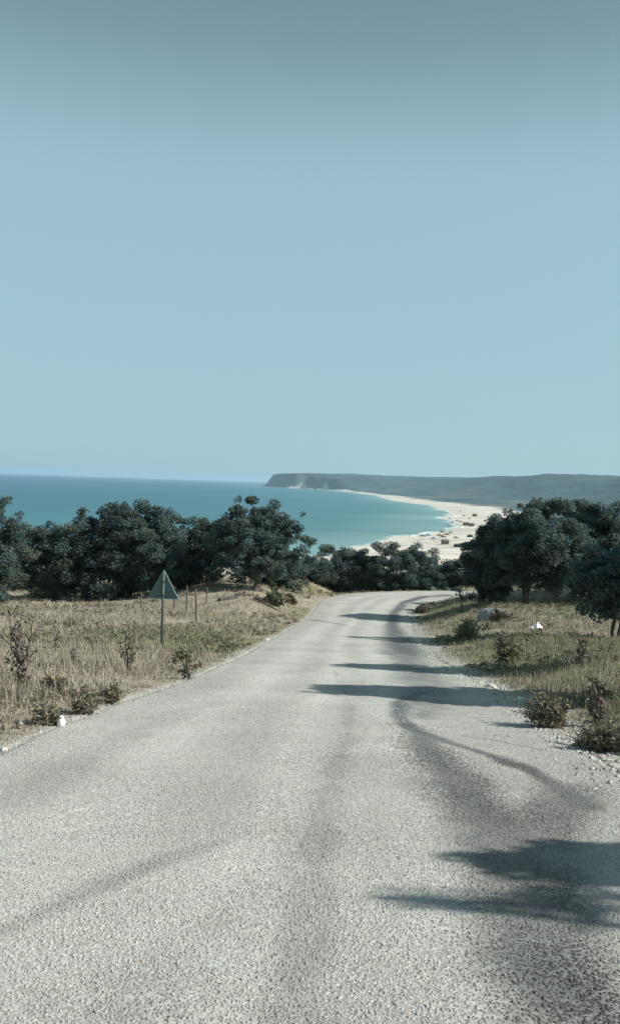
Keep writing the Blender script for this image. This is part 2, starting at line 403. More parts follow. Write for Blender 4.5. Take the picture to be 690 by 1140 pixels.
    L.new(bp.outputs['Normal'], b.inputs['Normal'])
    o = np_mesh('road', np.c_[x, y, z], [q], m, smooth_=True, attrs=dict(stain_shadow=stn, edge=edge, worn=worn)); tag(o, kind='structure')
build_road()
def chippings():
    rg = np.random.default_rng(77)
    Y = []; X = []
    y = np.exp(rg.uniform(math.log(2.2), math.log(15), 330000)); x = rg.uniform(-1, 1, len(y))*.5*y+.1
    p = (y/3.4)**2*.45; k = rg.uniform(size=len(y)) < np.clip(p, .0, 1)*(1-.75*smooth(y, 7, 15)); x, y = x[k], y[k]
    sd = road_sd(x, y); k = sd < -.08; x, y = x[k], y[k]; n = len(x)
    l = np.interp(y, LE[:16, 1], LE[:16, 0]); r = np.interp(y, RE[:13, 1], RE[:13, 0]); v = (x-l)/(r-l)
    wear = np.clip(np.exp(-((v-.24)/.085)**2)+np.exp(-((v-.46)/.05)**2)+np.exp(-((v-.66)/.09)**2), 0, 1)
    k = rg.uniform(size=n) > wear*.35; x, y, v = x[k], y[k], v[k]; n = len(x)
    s = rg.uniform(.005, .0100, n)*(1+.03*y)
    z = P(y)+.03*(1-(2*v-1)**2)+.012*(vn(x, y, 1.6, 45)-.5)
    base = np.array([(1,.1,0),(-.8,.5,0),(-.6,-.8,.05),(.5,-.7,.1),(.1,.1,.75),(.3,.8,.0)], float)
    V = base[None]*(1+.3*rg.normal(size=(n, 6, 1)).clip(-1, 1))*s[:, None, None]
    th = rg.uniform(0, 6.28, n); cs, sn = np.cos(th)[:, None], np.sin(th)[:, None]
    V = np.stack([V[..., 0]*cs-V[..., 1]*sn, V[..., 0]*sn+V[..., 1]*cs, V[..., 2]*rg.uniform(.4, .9, (n, 1))], -1)+np.stack([x, y, z], -1)[:, None]
    f = np.array([[0,5,4],[5,1,4],[1,2,4],[2,3,4],[3,0,4]])
    Fc = (np.arange(n)[:, None, None]*6+f[None]).reshape(-1, 3)
    big = .9+.25*(vn(x, y, .8, 55)-.5)
    t = rg.normal(1.03, .13, n).clip(.5, 1.5)*big
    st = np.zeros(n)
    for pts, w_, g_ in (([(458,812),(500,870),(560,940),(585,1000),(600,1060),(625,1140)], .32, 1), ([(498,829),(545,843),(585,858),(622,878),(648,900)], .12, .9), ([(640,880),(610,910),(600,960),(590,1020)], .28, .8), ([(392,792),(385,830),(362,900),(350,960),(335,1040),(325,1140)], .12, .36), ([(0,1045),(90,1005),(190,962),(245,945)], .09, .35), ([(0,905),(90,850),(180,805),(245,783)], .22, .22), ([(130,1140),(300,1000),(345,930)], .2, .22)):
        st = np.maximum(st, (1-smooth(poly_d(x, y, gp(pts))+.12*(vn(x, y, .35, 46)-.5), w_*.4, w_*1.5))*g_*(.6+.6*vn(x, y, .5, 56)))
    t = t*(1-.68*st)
    c = t[:, None]*np.array([.375, .366, .338])*(1+rg.normal(size=(n, 1))*[.025, .0, -.025])
    o = np_mesh('road_chippings', V.reshape(-1, 3), [Fc], mat('chipping_stone', (1, 1, 1), .85, .25, attr=True), tint=np.repeat(c, 6, 0))
    tag(o, 'coarse pale stone chippings bedded in the near road surface', 'chippings', kind='stuff'); print('chips', n)
chippings()
# ---------------------------------------------------------------- sea
def build_sea():
    az = np.concatenate([np.arange(-180, -30, 5.), np.arange(-30, 30, .12), np.arange(30, 180, 5.)])
    r = np.exp(np.linspace(math.log(120), math.log(26000), 300))
    A, R = np.meshgrid(np.radians(az), r); x = (R*np.sin(A)).ravel(); y = (R*np.cos(A)).ravel()
    nR, nA = A.shape; i = np.arange(nR-1)[:, None]*nA; j = np.arange(nA)[None]; j2 = (j+1) % nA
    q = np.stack([i+j, i+nA+j, i+nA+j2, i+j2], -1).reshape(-1, 4)
    s = -coast_sd(x, y)
    z = np.full(len(x), SEA)
    sh = .75*np.exp(-np.clip(s, 0, None)/260)+.25*np.exp(-np.clip(s, 0, None)/1500)
    m = bpy.data.materials.new('sea_water'); m.use_nodes = True; N = m.node_tree.nodes; L = m.node_tree.links
    b = N['Principled BSDF']; b.inputs['Roughness'].default_value = .45; b.inputs['Specular IOR Level'].default_value = .12
    tc = N.new('ShaderNodeTexCoord')
    a = N.new('ShaderNodeAttribute'); a.attribute_name = 'shallow'
    rp = N.new('ShaderNodeValToRGB'); e = rp.color_ramp.elements
    e[0].color = (.038, .116, .178, 1); e[0].position = 0
    e[1].color = (.17, .29, .285, 1); e[1].position = 1
    k = rp.color_ramp.elements.new(.25); k.color = (.039, .134, .178, 1)
    k = rp.color_ramp.elements.new(.7); k.color = (.062, .175, .200, 1)
    L.new(a.outputs['Fac'], rp.inputs[0])
    mp = N.new('ShaderNodeMapping'); mp.inputs['Scale'].default_value = (.0016, .008, 1); L.new(tc.outputs['Object'], mp.inputs[0])
    nz = N.new('ShaderNodeTexNoise'); nz.inputs['Scale'].default_value = 1; nz.inputs['Detail'].default_value = 8; nz.inputs['Roughness'].default_value = .6; L.new(mp.outputs[0], nz.inputs[0])
    mr = N.new('ShaderNodeMapRange'); mr.inputs[1].default_value = .3; mr.inputs[2].default_value = .7; mr.inputs[3].default_value = .76; mr.inputs[4].default_value = 1.2; L.new(nz.outputs['Fac'], mr.inputs[0])
    mx = N.new('ShaderNodeMix'); mx.data_type = 'RGBA'; mx.blend_type = 'MULTIPLY'; mx.inputs['Factor'].default_value = 1
    L.new(rp.outputs[0], mx.inputs['A']); L.new(mr.outputs[0], mx.inputs['B'])
    # broken surf close to the sand
    f = N.new('ShaderNodeAttribute'); f.attribute_name = 'surf'
    n2 = N.new('ShaderNodeTexNoise'); n2.inputs['Scale'].default_value = .03; n2.inputs['Detail'].default_value = 5; L.new(tc.outputs['Object'], n2.inputs[0])
    ad = N.new('ShaderNodeMath'); ad.operation = 'MULTIPLY'; L.new(f.outputs['Fac'], ad.inputs[0]); L.new(n2.outputs['Fac'], ad.inputs[1])
    m3 = N.new('ShaderNodeMapRange'); m3.inputs[1].default_value = .3; m3.inputs[2].default_value = .55; L.new(ad.outputs[0], m3.inputs[0])
    mx2 = N.new('ShaderNodeMix'); mx2.data_type = 'RGBA'; L.new(m3.outputs[0], mx2.inputs['Factor']); L.new(mx.outputs['Result'], mx2.inputs['A']); mx2.inputs['B'].default_value = (.62, .66, .64, 1)
    L.new(mx2.outputs['Result'], b.inputs['Base Color'])
    n3 = N.new('ShaderNodeTexNoise'); n3.inputs['Scale'].default_value = .25; n3.inputs['Detail'].default_value = 6; L.new(tc.outputs['Object'], n3.inputs[0])
    bp = N.new('ShaderNodeBump'); bp.inputs['Strength'].default_value = .6; bp.inputs['Distance'].default_value = .5; L.new(n3.outputs['Fac'], bp.inputs['Height']); L.new(bp.outputs[0], b.inputs['Normal'])
    surf = .9*np.exp(-((s-3)/7)**2)+.35*np.exp(-((s-30)/7)**2)
    o = np_mesh('sea', np.c_[x, y, z], [q[:, ::-1]], m, smooth_=True, attrs=dict(shallow=sh, surf=surf)); tag(o, kind='structure')
build_sea()
# ---------------------------------------------------------------- trees
def leaves(cen, size, rg, flat=.0, elong=1.5):
    n = len(cen); a = rg.normal(size=(n, 3)); a[:, 2] *= .8; a /= np.linalg.norm(a, axis=1)[:, None]
    b = np.cross(a, rg.normal(size=(n, 3))); b /= np.linalg.norm(b, axis=1)[:, None]
    s = (size*rg.uniform(.6, 1.35, n))[:, None]
    a = a*s*elong*.5; b = b*s*.5
    V = np.stack([cen-a, cen-a*.1+b, cen+a, cen-a*.1-b], 1).reshape(-1, 3)
    return V, np.arange(4*n).reshape(-1, 4)
def crown_arrays(rx, ry, z0, z1, seed, ncl, cr, per, size, lop=0., sparse=0.):
    rg = np.random.default_rng(seed)
    d = rg.normal(size=(ncl, 3)); d /= np.linalg.norm(d, axis=1)[:, None]
    rad = rg.uniform(.25, 1, ncl)**.5
    th = np.arctan2(d[:, 1], d[:, 0]); ph = rg.uniform(0, 6.28, 4)
    lump = 1+.15*np.sin(2*th+ph[0])+.14*np.sin(3*th+ph[1]+2*d[:, 2])+.16*np.sin(5*th+ph[2])*d[:, 2]
    rad = rad*np.clip(lump, .6, 1.3)*np.where(rg.uniform(size=ncl) < .12, rg.uniform(1.03, 1.13, ncl), 1)
    c = d*rad[:, None]; cz = (z0+z1)/2; hz = (z1-z0)/2
    # fuller towards the bottom than an ellipsoid
    wide = 1+.16*np.clip(-c[:, 2], -.5, 1)
    c = np.c_[c[:, 0]*rx*wide+lop*c[:, 2]*rx, c[:, 1]*ry*wide, cz+c[:, 2]*hz]
    c[:, 2] = np.clip(c[:, 2], z0+.1, z1)
    keep = rg.uniform(size=ncl) > sparse; c = c[keep]
    crs = cr*rg.uniform(.65, 1.35, len(c))
    cen = []; tint = []
    for k, (p, r_) in enumerate(zip(c, crs)):
        m = int(per*(r_/cr)**2*rg.uniform(.7, 1.2))
        q = rg.normal(size=(m, 3)); q /= np.linalg.norm(q, axis=1)[:, None]
        q = q*(rg.uniform(0, 1, m)**.45)[:, None]*r_*[1.1, 1.1, .8]
        cen.append(p+q); t = rg.uniform(.65, 1.35); hue = rg.uniform(-.12, .12)
        tint.append(np.tile([t*(1+hue), t, t*(1-hue)], (m, 1))*rg.uniform(.75, 1.25, (m, 1)))
    cen = np.vstack(cen); tint = np.vstack(tint)
    V, f = leaves(cen, size, rg)
    return V, f, np.repeat(tint, 4, 0), c
def wig(p0, p1, rg, n=5, amp=.12):
    t = np.linspace(0, 1, n)[:, None]; L_ = np.linalg.norm(np.array(p1)-np.array(p0))
    o = rg.normal(size=(n, 3))*amp*L_; o[0] = 0; o[-1] = 0
    return np.array(p0)*(1-t)+np.array(p1)*t+o*.5
def trunk_mb(c, z0, th, rg, stems=1, limbs=16, r0_=.12, spread=.25):
    mb = MB()
    tops = []
    H_ = c[:, 2].max()
    for s in range(stems):
        a = rg.uniform(0, 6.28); b0 = np.array([math.cos(a)*spread*(stems > 1)*.5, math.sin(a)*spread*(stems > 1)*.5, -.15])
        e = b0+[math.cos(a)*spread*1.5*rg.uniform(.5, 1), math.sin(a)*spread*1.5*rg.uniform(.5, 1), th+.15]
        pts = wig(b0, e, rg, 5, .06); mb.tube(pts, np.linspace(r0_*1.35, r0_*.8, 5), 8); tops.append(e)
    idx = rg.choice(len(c), min(limbs, len(c)), replace=False)
    for k in idx:
        s = tops[rg.integers(len(tops))]
        mid = s*.45+c[k]*.55+[0, 0, .1*H_]
        p = np.vstack([wig(s-[0, 0, .1], mid, rg, 4, .08), wig(mid, c[k], rg, 4, .08)[1:]])
        mb.tube(p, np.linspace(r0_*.55, .012, len(p)), 5)
    return mb
GT = 'oak trees and bushes along the road'
def tree(name, label, x, y, w, h, seed, d=None, zc=.12, stems=2, ncl=None, cr=.42, per=165, size=.10, depth=None, r0_=.11, lop=0, sparse=0, cat='tree', group=None, limbs=18, z=None):
    gz = G(np.array([x]), np.array([y]))[0] if z is None else z
    o = empty(name, (x, y, gz), label, cat, group)
    rg = np.random.default_rng(seed+1000)
    rx = w/2-.25; ry = (depth or w)/2-.25
    if ncl is None: ncl = int(26*rx*ry*h/6+30)
    V, f, t, c = crown_arrays(max(rx, .3), max(ry, .3), h*zc, h-cr*.6, seed, ncl, cr, per, size, lop, sparse)
    trunk_mb(c, 0, h*(zc+.16), rg, stems, limbs, r0_).build('trunk', M['bark'], o)
    np_mesh('crown', V, [f], M['leaf'], o, tint=t)
    return o
def tree_px(name, label, xl, xr, yt, d, seed, depth=None, **k):
    a = at(xl, yt, d); b = at(xr, yt, d); x = (a[0]+b[0])/2; w = b[0]-a[0]
    gz = G(np.array([x]), np.array([d]))[0]; h = (a[2]+b[2])/2-gz
    k.setdefault('cat', 'tree')
    return tree(name, label, x, d, w, h, seed, depth=depth, **k)
# left of the road
tree_px('oak_tree', 'dark oak cut by the left photo edge, behind the dry field', -70, 34, 551, 48, 1, depth=5, zc=0, ncl=230)
tree_px('oak_tree', 'low rounded oak between the left edge oak and the broad one', 18, 110, 578, 52, 2, depth=4, zc=0, ncl=220)
tree_px('oak_tree', 'broad dark oak with a flat top, in the field behind the triangular sign', 76, 214, 557, 53, 3, depth=6, zc=0, ncl=400)
tree_px('oak_tree', 'smaller oak filling the gap right of the broad flat topped oak', 180, 262, 577, 56, 4, depth=4, zc=0, ncl=210)
tree_px('oak_tree', 'loose crowned oak on the mound left of the road bend, branches against the sea', 230, 344, 553, 52.5, 5, depth=5.5, zc=.09, cr=.33, per=95, ncl=330, stems=4, lop=.12)
tree_px('oak_tree', 'oak far left standing behind the low rounded one', -14, 78, 588, 60, 6, depth=5, zc=0, ncl=230)
tree_px('oak_tree', 'dark oak behind the broad flat topped one, only its shoulders showing', 96, 236, 574, 62, 16, depth=5, zc=0, ncl=300)
tree_px('oak_bush', 'low bush behind the loose crowned oak, its right end showing', 262, 348, 606, 63, 17, depth=4, zc=0, cat='bush', ncl=170)
# beyond the bend
tree_px('oak_bush', 'dark bush beyond the road bend, leftmost below the sea', 318, 378, 615, 74, 7, depth=4, zc=0, stems=3, cat='bush', ncl=140)
tree_px('oak_bush', 'rounded dark bush beyond the bend, against the near end of the beach', 346, 432, 608, 75.5, 8, depth=4, zc=0, stems=3, cat='bush', ncl=230)
tree_px('oak_bush', 'widest dark bush beyond the bend, covering the foot of the beach', 404, 506, 605, 75, 9, depth=5, zc=0, stems=3, cat='bush', ncl=290)
tree_px('oak_bush', 'lower bush beyond the bend, beside the big right hand oak', 484, 560, 616, 75.5, 10, depth=4, zc=0, stems=3, cat='bush', ncl=170)
# right of the road
tree_px('oak_tree', 'big spreading oak right of the bend with branches down over the boulder', 530, 656, 556, 49, 11, depth=6.5, zc=.13, stems=3, ncl=400, cr=.38)
tree_px('oak_tree', 'oak behind and right of the big spreading one, at the right edge', 606, 745, 559, 54, 12, depth=6, zc=.17, ncl=430)
tree_px('oak_tree', 'low oak with drooping branches over dry ground, near right photo edge', 636, 742, 604, 27, 13, depth=3.6, zc=.24, stems=2, cr=.26, per=130, size=.075, ncl=240, r0_=.05)
tree_px('oak_tree', 'oak showing between the big spreading one and its right hand neighbour', 586, 690, 566, 58, 18, depth=5, zc=.1, ncl=260)
tree_px('oak_bush', 'small leafy bush at the left foot of the big spreading oak', 519, 572, 586, 50, 14, depth=2.6, zc=0, stems=3, cat='bush', cr=.3, ncl=190)
# the trees along the right verge whose shadows cross the road
SH = [('roadside oak outside the right edge, its shadow reaches the road middle', 9.25, 12.4, 2.9, 5.95, 21, 3.0, 120),
      ('roadside oak past the first one, throwing the second road shadow', 10.0, 16.8, 2.8, 6.1, 22, 2.2, 80),
      ('tall oak behind the drooping one, out of frame to the right', 14.5, 27.8, 4.4, 8.3, 23, 6.5, 280),
      ('thin oak nearest to the camera on the right verge', 8.3, 4.24, 2.8, 4.5, 24, 1.0, 190),
      ('sparse oak at the right verge abreast of the camera', 8.95, 3.46, .8, 5.4, 25, .9, 13)]
for lab, x, y, w, h, sd_, dep, nc_ in SH:
    tree('oak_tree', lab, x, y, w, h, sd_, depth=dep, zc=.54 if nc_ > 40 else .87, cr=.26 if nc_ > 40 else .17, per=150 if nc_ > 40 else 36, size=.085 if nc_ > 40 else .055, stems=2 if nc_ > 40 else 1, r0_=.11 if nc_ > 40 else .04, limbs=18 if nc_ > 40 else 12, ncl=nc_)
# scrub down the slope to the beach
def scrub():
    rg = np.random.default_rng(5); n = 900
    az = np.radians(rg.uniform(-22, 24, n)); r = rg.uniform(88, 430, n); x = r*np.sin(az); y = r*np.cos(az)
    s = coast_sd(x, y); k = (s > 90) & (y > 84); x, y = x[k], y[k]; g = G(x, y)
    cen = []; tt = []
    for a, b, c_ in zip(x, y, g):
        m = 26; R_ = rg.uniform(1.0, 2.2); q = rg.normal(size=(m, 3)); q /= np.linalg.norm(q, axis=1)[:, None]; q[:, 2] = abs(q[:, 2])
        cen.append(np.array([a, b, c_])+q*R_*[1, 1, .8]); tt.append(np.tile([rg.uniform(.6, 1.2)]*3, (m, 1)))
    V, f = leaves(np.vstack(cen), .7, rg)
    o = np_mesh('hillside_scrub', V, [f], M['leaf'], tint=np.repeat(np.vstack(tt), 4, 0))
    tag(o, 'dark scrub covering the slope between the road bend and the beach', 'scrub', kind='stuff')
scrub()
# ---------------------------------------------------------------- grass
def blades(x, y, hgt, wid, col, rg, lean=.8):
    n = len(x); z = G(x, y)-.02
    a = rg.uniform(0, 2*math.pi, n); d = np.c_[np.cos(a), np.sin(a), np.zeros(n)]
    b = rg.uniform(0, 2*math.pi, n); s = np.c_[np.cos(b), np.sin(b), np.zeros(n)]*wid[:, None]*.5
    p = np.c_[x, y, z]; up = np.array([0, 0, 1.]); l = rg.uniform(.05, lean, n)[:, None]
    h = hgt[:, None]
    m = p+up*h*.55+d*h*l*.35; t = p+up*h*(1-.3*l)+d*h*l
    V = np.stack([p-s, p+s, m+s*.8, m-s*.8, t], 1).reshape(-1, 3)
    k = np.arange(n)[:, None]*5
    return V, k+np.array([[0, 1, 2, 3]]), k+np.array([[3, 2, 4]]), np.repeat(col, 5, 0)
def make_grass():
    rg = np.random.default_rng(11)
    out = []
    n = 42000
    az = np.radians(rg.uniform(-24, 26, n)); r = np.exp(rg.uniform(math.log(5), math.log(78), n))
    x = r*np.sin(az); y = r*np.cos(az); sd = road_sd(x, y)
    n1 = vn(x, y, 1.8, 61); n2 = vn(x, y, 6, 62)
    keep = (sd > .12+.45*rg.uniform(size=n)*(x > 0)) & (rg.uniform(size=n) < .35+.8*n1)
    x, y, r, sd, n1, n2 = (v[keep] for v in (x, y, r, sd, n1, n2))
    per = 5
    X = np.repeat(x, per)+rg.normal(size=len(x)*per)*.07*np.repeat(np.sqrt(r/12), per); Y = np.repeat(y, per)+rg.normal(size=len(x)*per)*.07*np.repeat(np.sqrt(r/12), per)
    rr = np.repeat(r, per); s2 = np.repeat(sd, per); N1 = np.repeat(n1, per); N2 = np.repeat(n2, per)
    # nothing on the road itself
    ok = road_sd(X, Y) > .05; X, Y, rr, s2, N1, N2 = (v[ok] for v in (X, Y, rr, s2, N1, N2))
    h = rg.uniform(.10, .42, len(X))*(.4+.8*N1)*smooth(s2, -.3, 1.6)*.76+.04
    w = .007+.00042*rr
    straw = np.array([.37, .34, .265]); pink = np.array([.34, .28, .235]); ol = np.array([.235, .245, .145]); br = np.array([.18, .15, .12])
    k = rg.uniform(size=len(X))[:, None]
    g = smooth(N2+.25*(N1-.5)+.12*np.exp(-((X-5)/4)**2-((Y-20)/14)**2), .42, .75)[:, None]
    col = straw*(1-g)+ol*g
    col = np.where(k < .2, pink, col); col = np.where(k > .87, br, col)
    edge = (1-smooth(s2, .2, 1.3))[:, None]*.45; col = col*(1-edge)+br*1.25*edge
    col = col*rg.uniform(.75, 1.3, (len(X), 1))
    V, q, t, c = blades(X, Y, h, w, col, rg)
    o = np_mesh('dry_grass', V, [q, t], M['grass'], tint=c); tag(o, 'dry straw and olive grass covering both verges', 'grass', kind='stuff')
make_grass()
def make_weeds():
    rg = np.random.default_rng(14); n = 9000
    az = np.radians(rg.uniform(-24, 26, n)); r = np.exp(rg.uniform(math.log(5.5), math.log(74), n))
    x = r*np.sin(az); y = r*np.cos(az); sd = road_sd(x, y); nz = vn(x, y, 2.6, 81)*.6+vn(x, y, .9, 82)*.4
    k = (sd > .3) & (nz > .5); x, y, r, nz, sd = (v[k] for v in (x, y, r, nz, sd)); m = 16; z = G(x, y)
    q = rg.normal(size=(len(x), m, 3)); q /= np.linalg.norm(q, axis=2)[..., None]; q[..., 2] = abs(q[..., 2])
    R_ = (rg.uniform(.08, .2, len(x))*np.sqrt(r/14)*(.5+.5*smooth(sd, 0, 2)))[:, None, None]
    cen = (np.stack([x, y, z], -1)[:, None]+q*R_*[1, 1, .9]*rg.uniform(.3, 1, (len(x), m, 1))).reshape(-1, 3)
    V, f = leaves(cen, .028, rg, elong=2.4)
    sc_ = np.repeat(np.sqrt(r/14), m*4)[:, None]; c4 = np.repeat(cen, 4, 0); V = c4+(V-c4)*sc_*1.2
    kind = rg.uniform(size=(len(x), 1)); g = vn(x, y, 7, 83)[:, None]
    col = np.where(kind+g*.6 > .95, [[.16, .175, .105]], np.where(kind < .35, [[.17, .145, .12]], [[.27, .25, .185]]))*rg.uniform(.65, 1.2, (len(x), 1))
    o = np_mesh('low_weeds', V, [f], M['grass'], tint=np.repeat(np.repeat(col, m, 0), 4, 0)); tag(o, 'patches of low brown and olive weeds among the dry grass', 'weeds', kind='stuff')
make_weeds()
# ---------------------------------------------------------------- gravel
def make_gravel():
    rg = np.random.default_rng(12); n = 26000
    t = rg.uniform(0, 1, n); u = np.interp(t, [0, 1], [2, 11.5]); side = rg.uniform(size=n) < .8
    A_ = np.where(side[:, None], resample(RE, u), resample(LE, u)); Bx = np.where(side[:, None], resample(LE, u), resample(RE, u))
    d = A_-Bx; d /= np.linalg.norm(d, axis=1)[:, None]
    off = np.where(side, rg.normal(.08, .42, n), rg.normal(.04, .12, n))
    q = A_+d*off[:, None]; x, y = q.T
    k = (vn(x, y, 1.2, 71) > rg.uniform(0, .8, n)); x, y, side = x[k], y[k], side[k]; n = len(x)
    s = rg.lognormal(-4.25, .5, n)*(np.where(side, 1.15, .8)); s = np.clip(s*.72, .005, .03)
    sd = road_sd(x, y); z = np.where(sd < 0, P(y)+.0, G(x, y))
    base = np.array([(1,0,0),(-.9,.1,0),(0,1,0),(.1,-1,0),(0,0,.7),(0,0,-.7)], float)
    V = base[None]*(1+.35*rg.normal(size=(n, 6, 1)).clip(-1, 1))*s[:, None, None]
    th = rg.uniform(0, 6.28, n); cs, sn = np.cos(th)[:, None], np.sin(th)[:, None]
    V = np.stack([V[..., 0]*cs-V[..., 1]*sn, V[..., 0]*sn+V[..., 1]*cs, V[..., 2]], -1)+np.stack([x, y, z+s*.3], -1)[:, None]
    f = np.array([[0,2,4],[2,1,4],[1,3,4],[3,0,4],[2,0,5],[1,2,5],[3,1,5],[0,3,5]])
    Fc = (np.arange(n)[:, None, None]*6+f[None]).reshape(-1, 3)
    tint = np.repeat(rg.uniform(.55, 1.25, (n, 1))*np.array([[1, .98, .93]]), 6, 0)
    o = np_mesh('gravel', V.reshape(-1, 3), [Fc], M['gravel'], tint=tint); tag(o, 'loose pale gravel along the edges of the road', 'gravel', kind='stuff')
make_gravel()
# ---------------------------------------------------------------- triangular sign seen from behind
def make_sign():
    x, y, z = hit(180, 722); y0 = y
    top = at(183.5, 634, y); h = top[2]-z
    o = empty('warning_sign', (x, y, z), 'triangular road sign on a thin post, grey green back showing, in the left verge', 'road sign')
    mb = MB(); mb.tube([(0, 0, -.3), (0, 0, h*.5), (0, 0, h-.05)], .032, 12); mb.build('post', M['steel'], o, True)
    w = at(201, 668, y)[0]-at(164.5, 668, y)[0]; zb = at(183, 667, y)[2]-z; R_ = .035
    def tri(s, off, dy, th, name, m, parent):
        pts = [(-w/2, zb), (w/2, zb), (0, h)]
        cx, cz = 0, (zb*2+h)/3; P2 = []
        for i in range(3):
            p = np.array(pts[i]); a = np.array(pts[i-1]); b = np.array(pts[(i+1) % 3])
            ua = (a-p)/np.linalg.norm(a-p); ub = (b-p)/np.linalg.norm(b-p)
            for t in (0, .25, .5, .75, 1): P2.append((p+ua*R_)*(1-t)**2+p*2*t*(1-t)+(p+ub*R_)*t*t)
        P2 = np.array(P2); c = np.array([cx, cz]); P2 = c+(P2-c)*s
        n = len(P2); V = np.vstack([np.c_[P2[:, 0], np.full(n, dy), P2[:, 1]], np.c_[P2[:, 0], np.full(n, dy+th), P2[:, 1]]])
        V = np.vstack([V, [[c[0], dy, c[1]], [c[0], dy+th, c[1]]]])
        q = np.array([[i, (i+1) % n, n+(i+1) % n, n+i] for i in range(n)])
        t3 = np.array([[2*n, (i+1) % n, i] for i in range(n)]+[[2*n+1, n+i, n+(i+1) % n] for i in range(n)])
        return np_mesh(name, V, [q, t3], m, parent)
    pl = tri(1, 0, -.038-.0+.074, .004, 'plate', M['plate'], o)
    # rolled rim, clamps and the far side's printed face
    mb = MB(); s_ = .985; cz = (zb*2+h)/3
    cs = [np.array([-w/2, zb]), np.array([w/2, zb]), np.array([0, h])]
    cs = [np.array([0, cz])+(p-[0, cz])*.955 for p in cs]
    for i in range(3):
        a, b = cs[i], cs[(i+1) % 3]; mb.tube([(a[0], .034, a[1]), (b[0], .034, b[1])], .011, 6)
    mb.build('rim', M['rim'], pl)
    for zz in (zb+.09, zb+.42):
        mb = MB(); mb.box((0, .012, zz), (.16, .05, .035)); mb.box((0, -.035, zz), (.09, .012, .04)); mb.build('clamp', M['steel'], o)
    tri(.98, 0, .042, .003, 'red_border', M['red'], pl); tri(.72, 0, .0475, .003, 'white_face', M['white'], pl)
    o.rotation_euler = (0, 0, math.radians(-6))
make_sign()
# ---------------------------------------------------------------- wooden posts
posts = [((219, 692), 655, 'taller grey fence post right of the triangular sign'), ((208, 681), 652, 'short leaning fence post just right of the sign plate'),
         ((157, 676), 658, 'short fence post left of the sign, against the dark trees'), ((194, 679), 660, 'stubby fence post half hidden behind the sign plate'),
         ((230, 673), 654, 'thin fence post furthest right, below the loose crowned oak')]
for (q, yt, lab) in posts:
    x, y, z = hit(*q); h = at(q[0], yt, y)[2]-z
    o = empty('fence_post', (x, y, z), lab, 'fence post', 'old wooden fence posts in the left field')
    rg = np.random.default_rng(int(q[0])); mb = MB(); l = rg.normal(size=2)*.05
    mb.tube(wig((0, 0, -.2), (l[0], l[1], h), rg, 5, .02), [.045, .045, .04, .04, .03], 7); mb.build('stake', M['post'], o)
    mb = MB(); mb.tube([(l[0]*.7-.06, 0, h*.72), (l[0]*.7+.06, .0, h*.74)], .005, 4); mb.build('wire_stub', M['steel'], o)
# ---------------------------------------------------------------- dead thistles
def thistle(label, px, pyb, pyt, seed, n=3, spread=.25, heads=8):
    x, y, z = hit(px, pyb); h = at(px, pyt, y)[2]-z; rg = np.random.default_rng(seed)
    o = empty('dead_thistle', (x, y, z), label, 'weed', 'dead thistles standing in the verges')
    mb = MB(); tips = []
    for i in range(n):
        a = rg.uniform(0, 6.28); hh = h*rg.uniform(.65, 1) if i else h
        b = np.array([rg.normal()*.04, rg.normal()*.04, -.05]); e = np.array([math.cos(a)*spread*rg.uniform(.2, 1)*h, math.sin(a)*spread*rg.uniform(.2, .6)*h, hh])
        s = wig(b, e, rg, 6, .05); mb.tube(s, np.linspace(.017, .006, 6), 5); tips.append(e)
        for j in range(heads):
            t = rg.uniform(.3, .97); k = int(t*5); p = s[k]+(s[min(k+1, 5)]-s[k])*(t*5-k)
            ang = rg.uniform(0, 6.28); e2 = p+np.array([math.cos(ang)*.13, math.sin(ang)*.13, rg.uniform(.06, .2)])*h*rg.uniform(.5, 1.1)
            mb.tube(wig(p, e2, rg, 3, .08), [.008, .006, .004], 4); tips.append(e2)
    mb.build('stem', M['weed'], o)
    for e in tips:
        r = rg.uniform(.012, .024); mh = MB()
        mh.tube([e-[0, 0, r], e-[0, 0, r*.2], e+[0, 0, r], e+[0, 0, r*1.5]], [r*.5, r*1.1, r*.8, r*.2], 6)
        mh.build('seed_head', M['weed'], o)
    V, f = leaves(np.array([e*rg.uniform(.2, .9)+rg.normal(size=3)*.05 for e in tips for _ in range(3)]), .035, rg, elong=3)
    np_mesh('withered_leaves', V, [f], M['twig'], o, tint=np.ones((len(V), 3)))
thistle('tallest dead thistle with many seed heads, at the left photo edge', 28, 772, 682, 1, 5, .22, 9)
thistle('slender dead thistle with two stems, halfway between edge and sign', 143, 748, 690, 2, 3, .15, 7)
thistle('short dead thistle in the pale field, right of the tallest one', 64, 722, 703, 3, 2, .2, 4)
thistle('low twisted dead thistle beside the brown pointed shrub', 82, 742, 722, 4, 2, .4, 4)
thistle('dark dead thistle leaning over the road edge below the sign', 208, 757, 735, 5, 4, .5, 5)
thistle('dead thistle on the right verge beside the gravel, among dark shrubs', 664, 808, 768, 6, 4, .3, 7)
thistle('thin dead stalk standing alone in front of the big right oak', 596, 700, 668, 7, 1, .05, 3)
thistle('branching dead thistle in the dry ground below the drooping oak', 648, 742, 712, 8, 3, .3, 6)
thistle('short dead thistle amid pinkish grass behind the pointed shrub', 92, 716, 700, 9, 2, .3, 4)
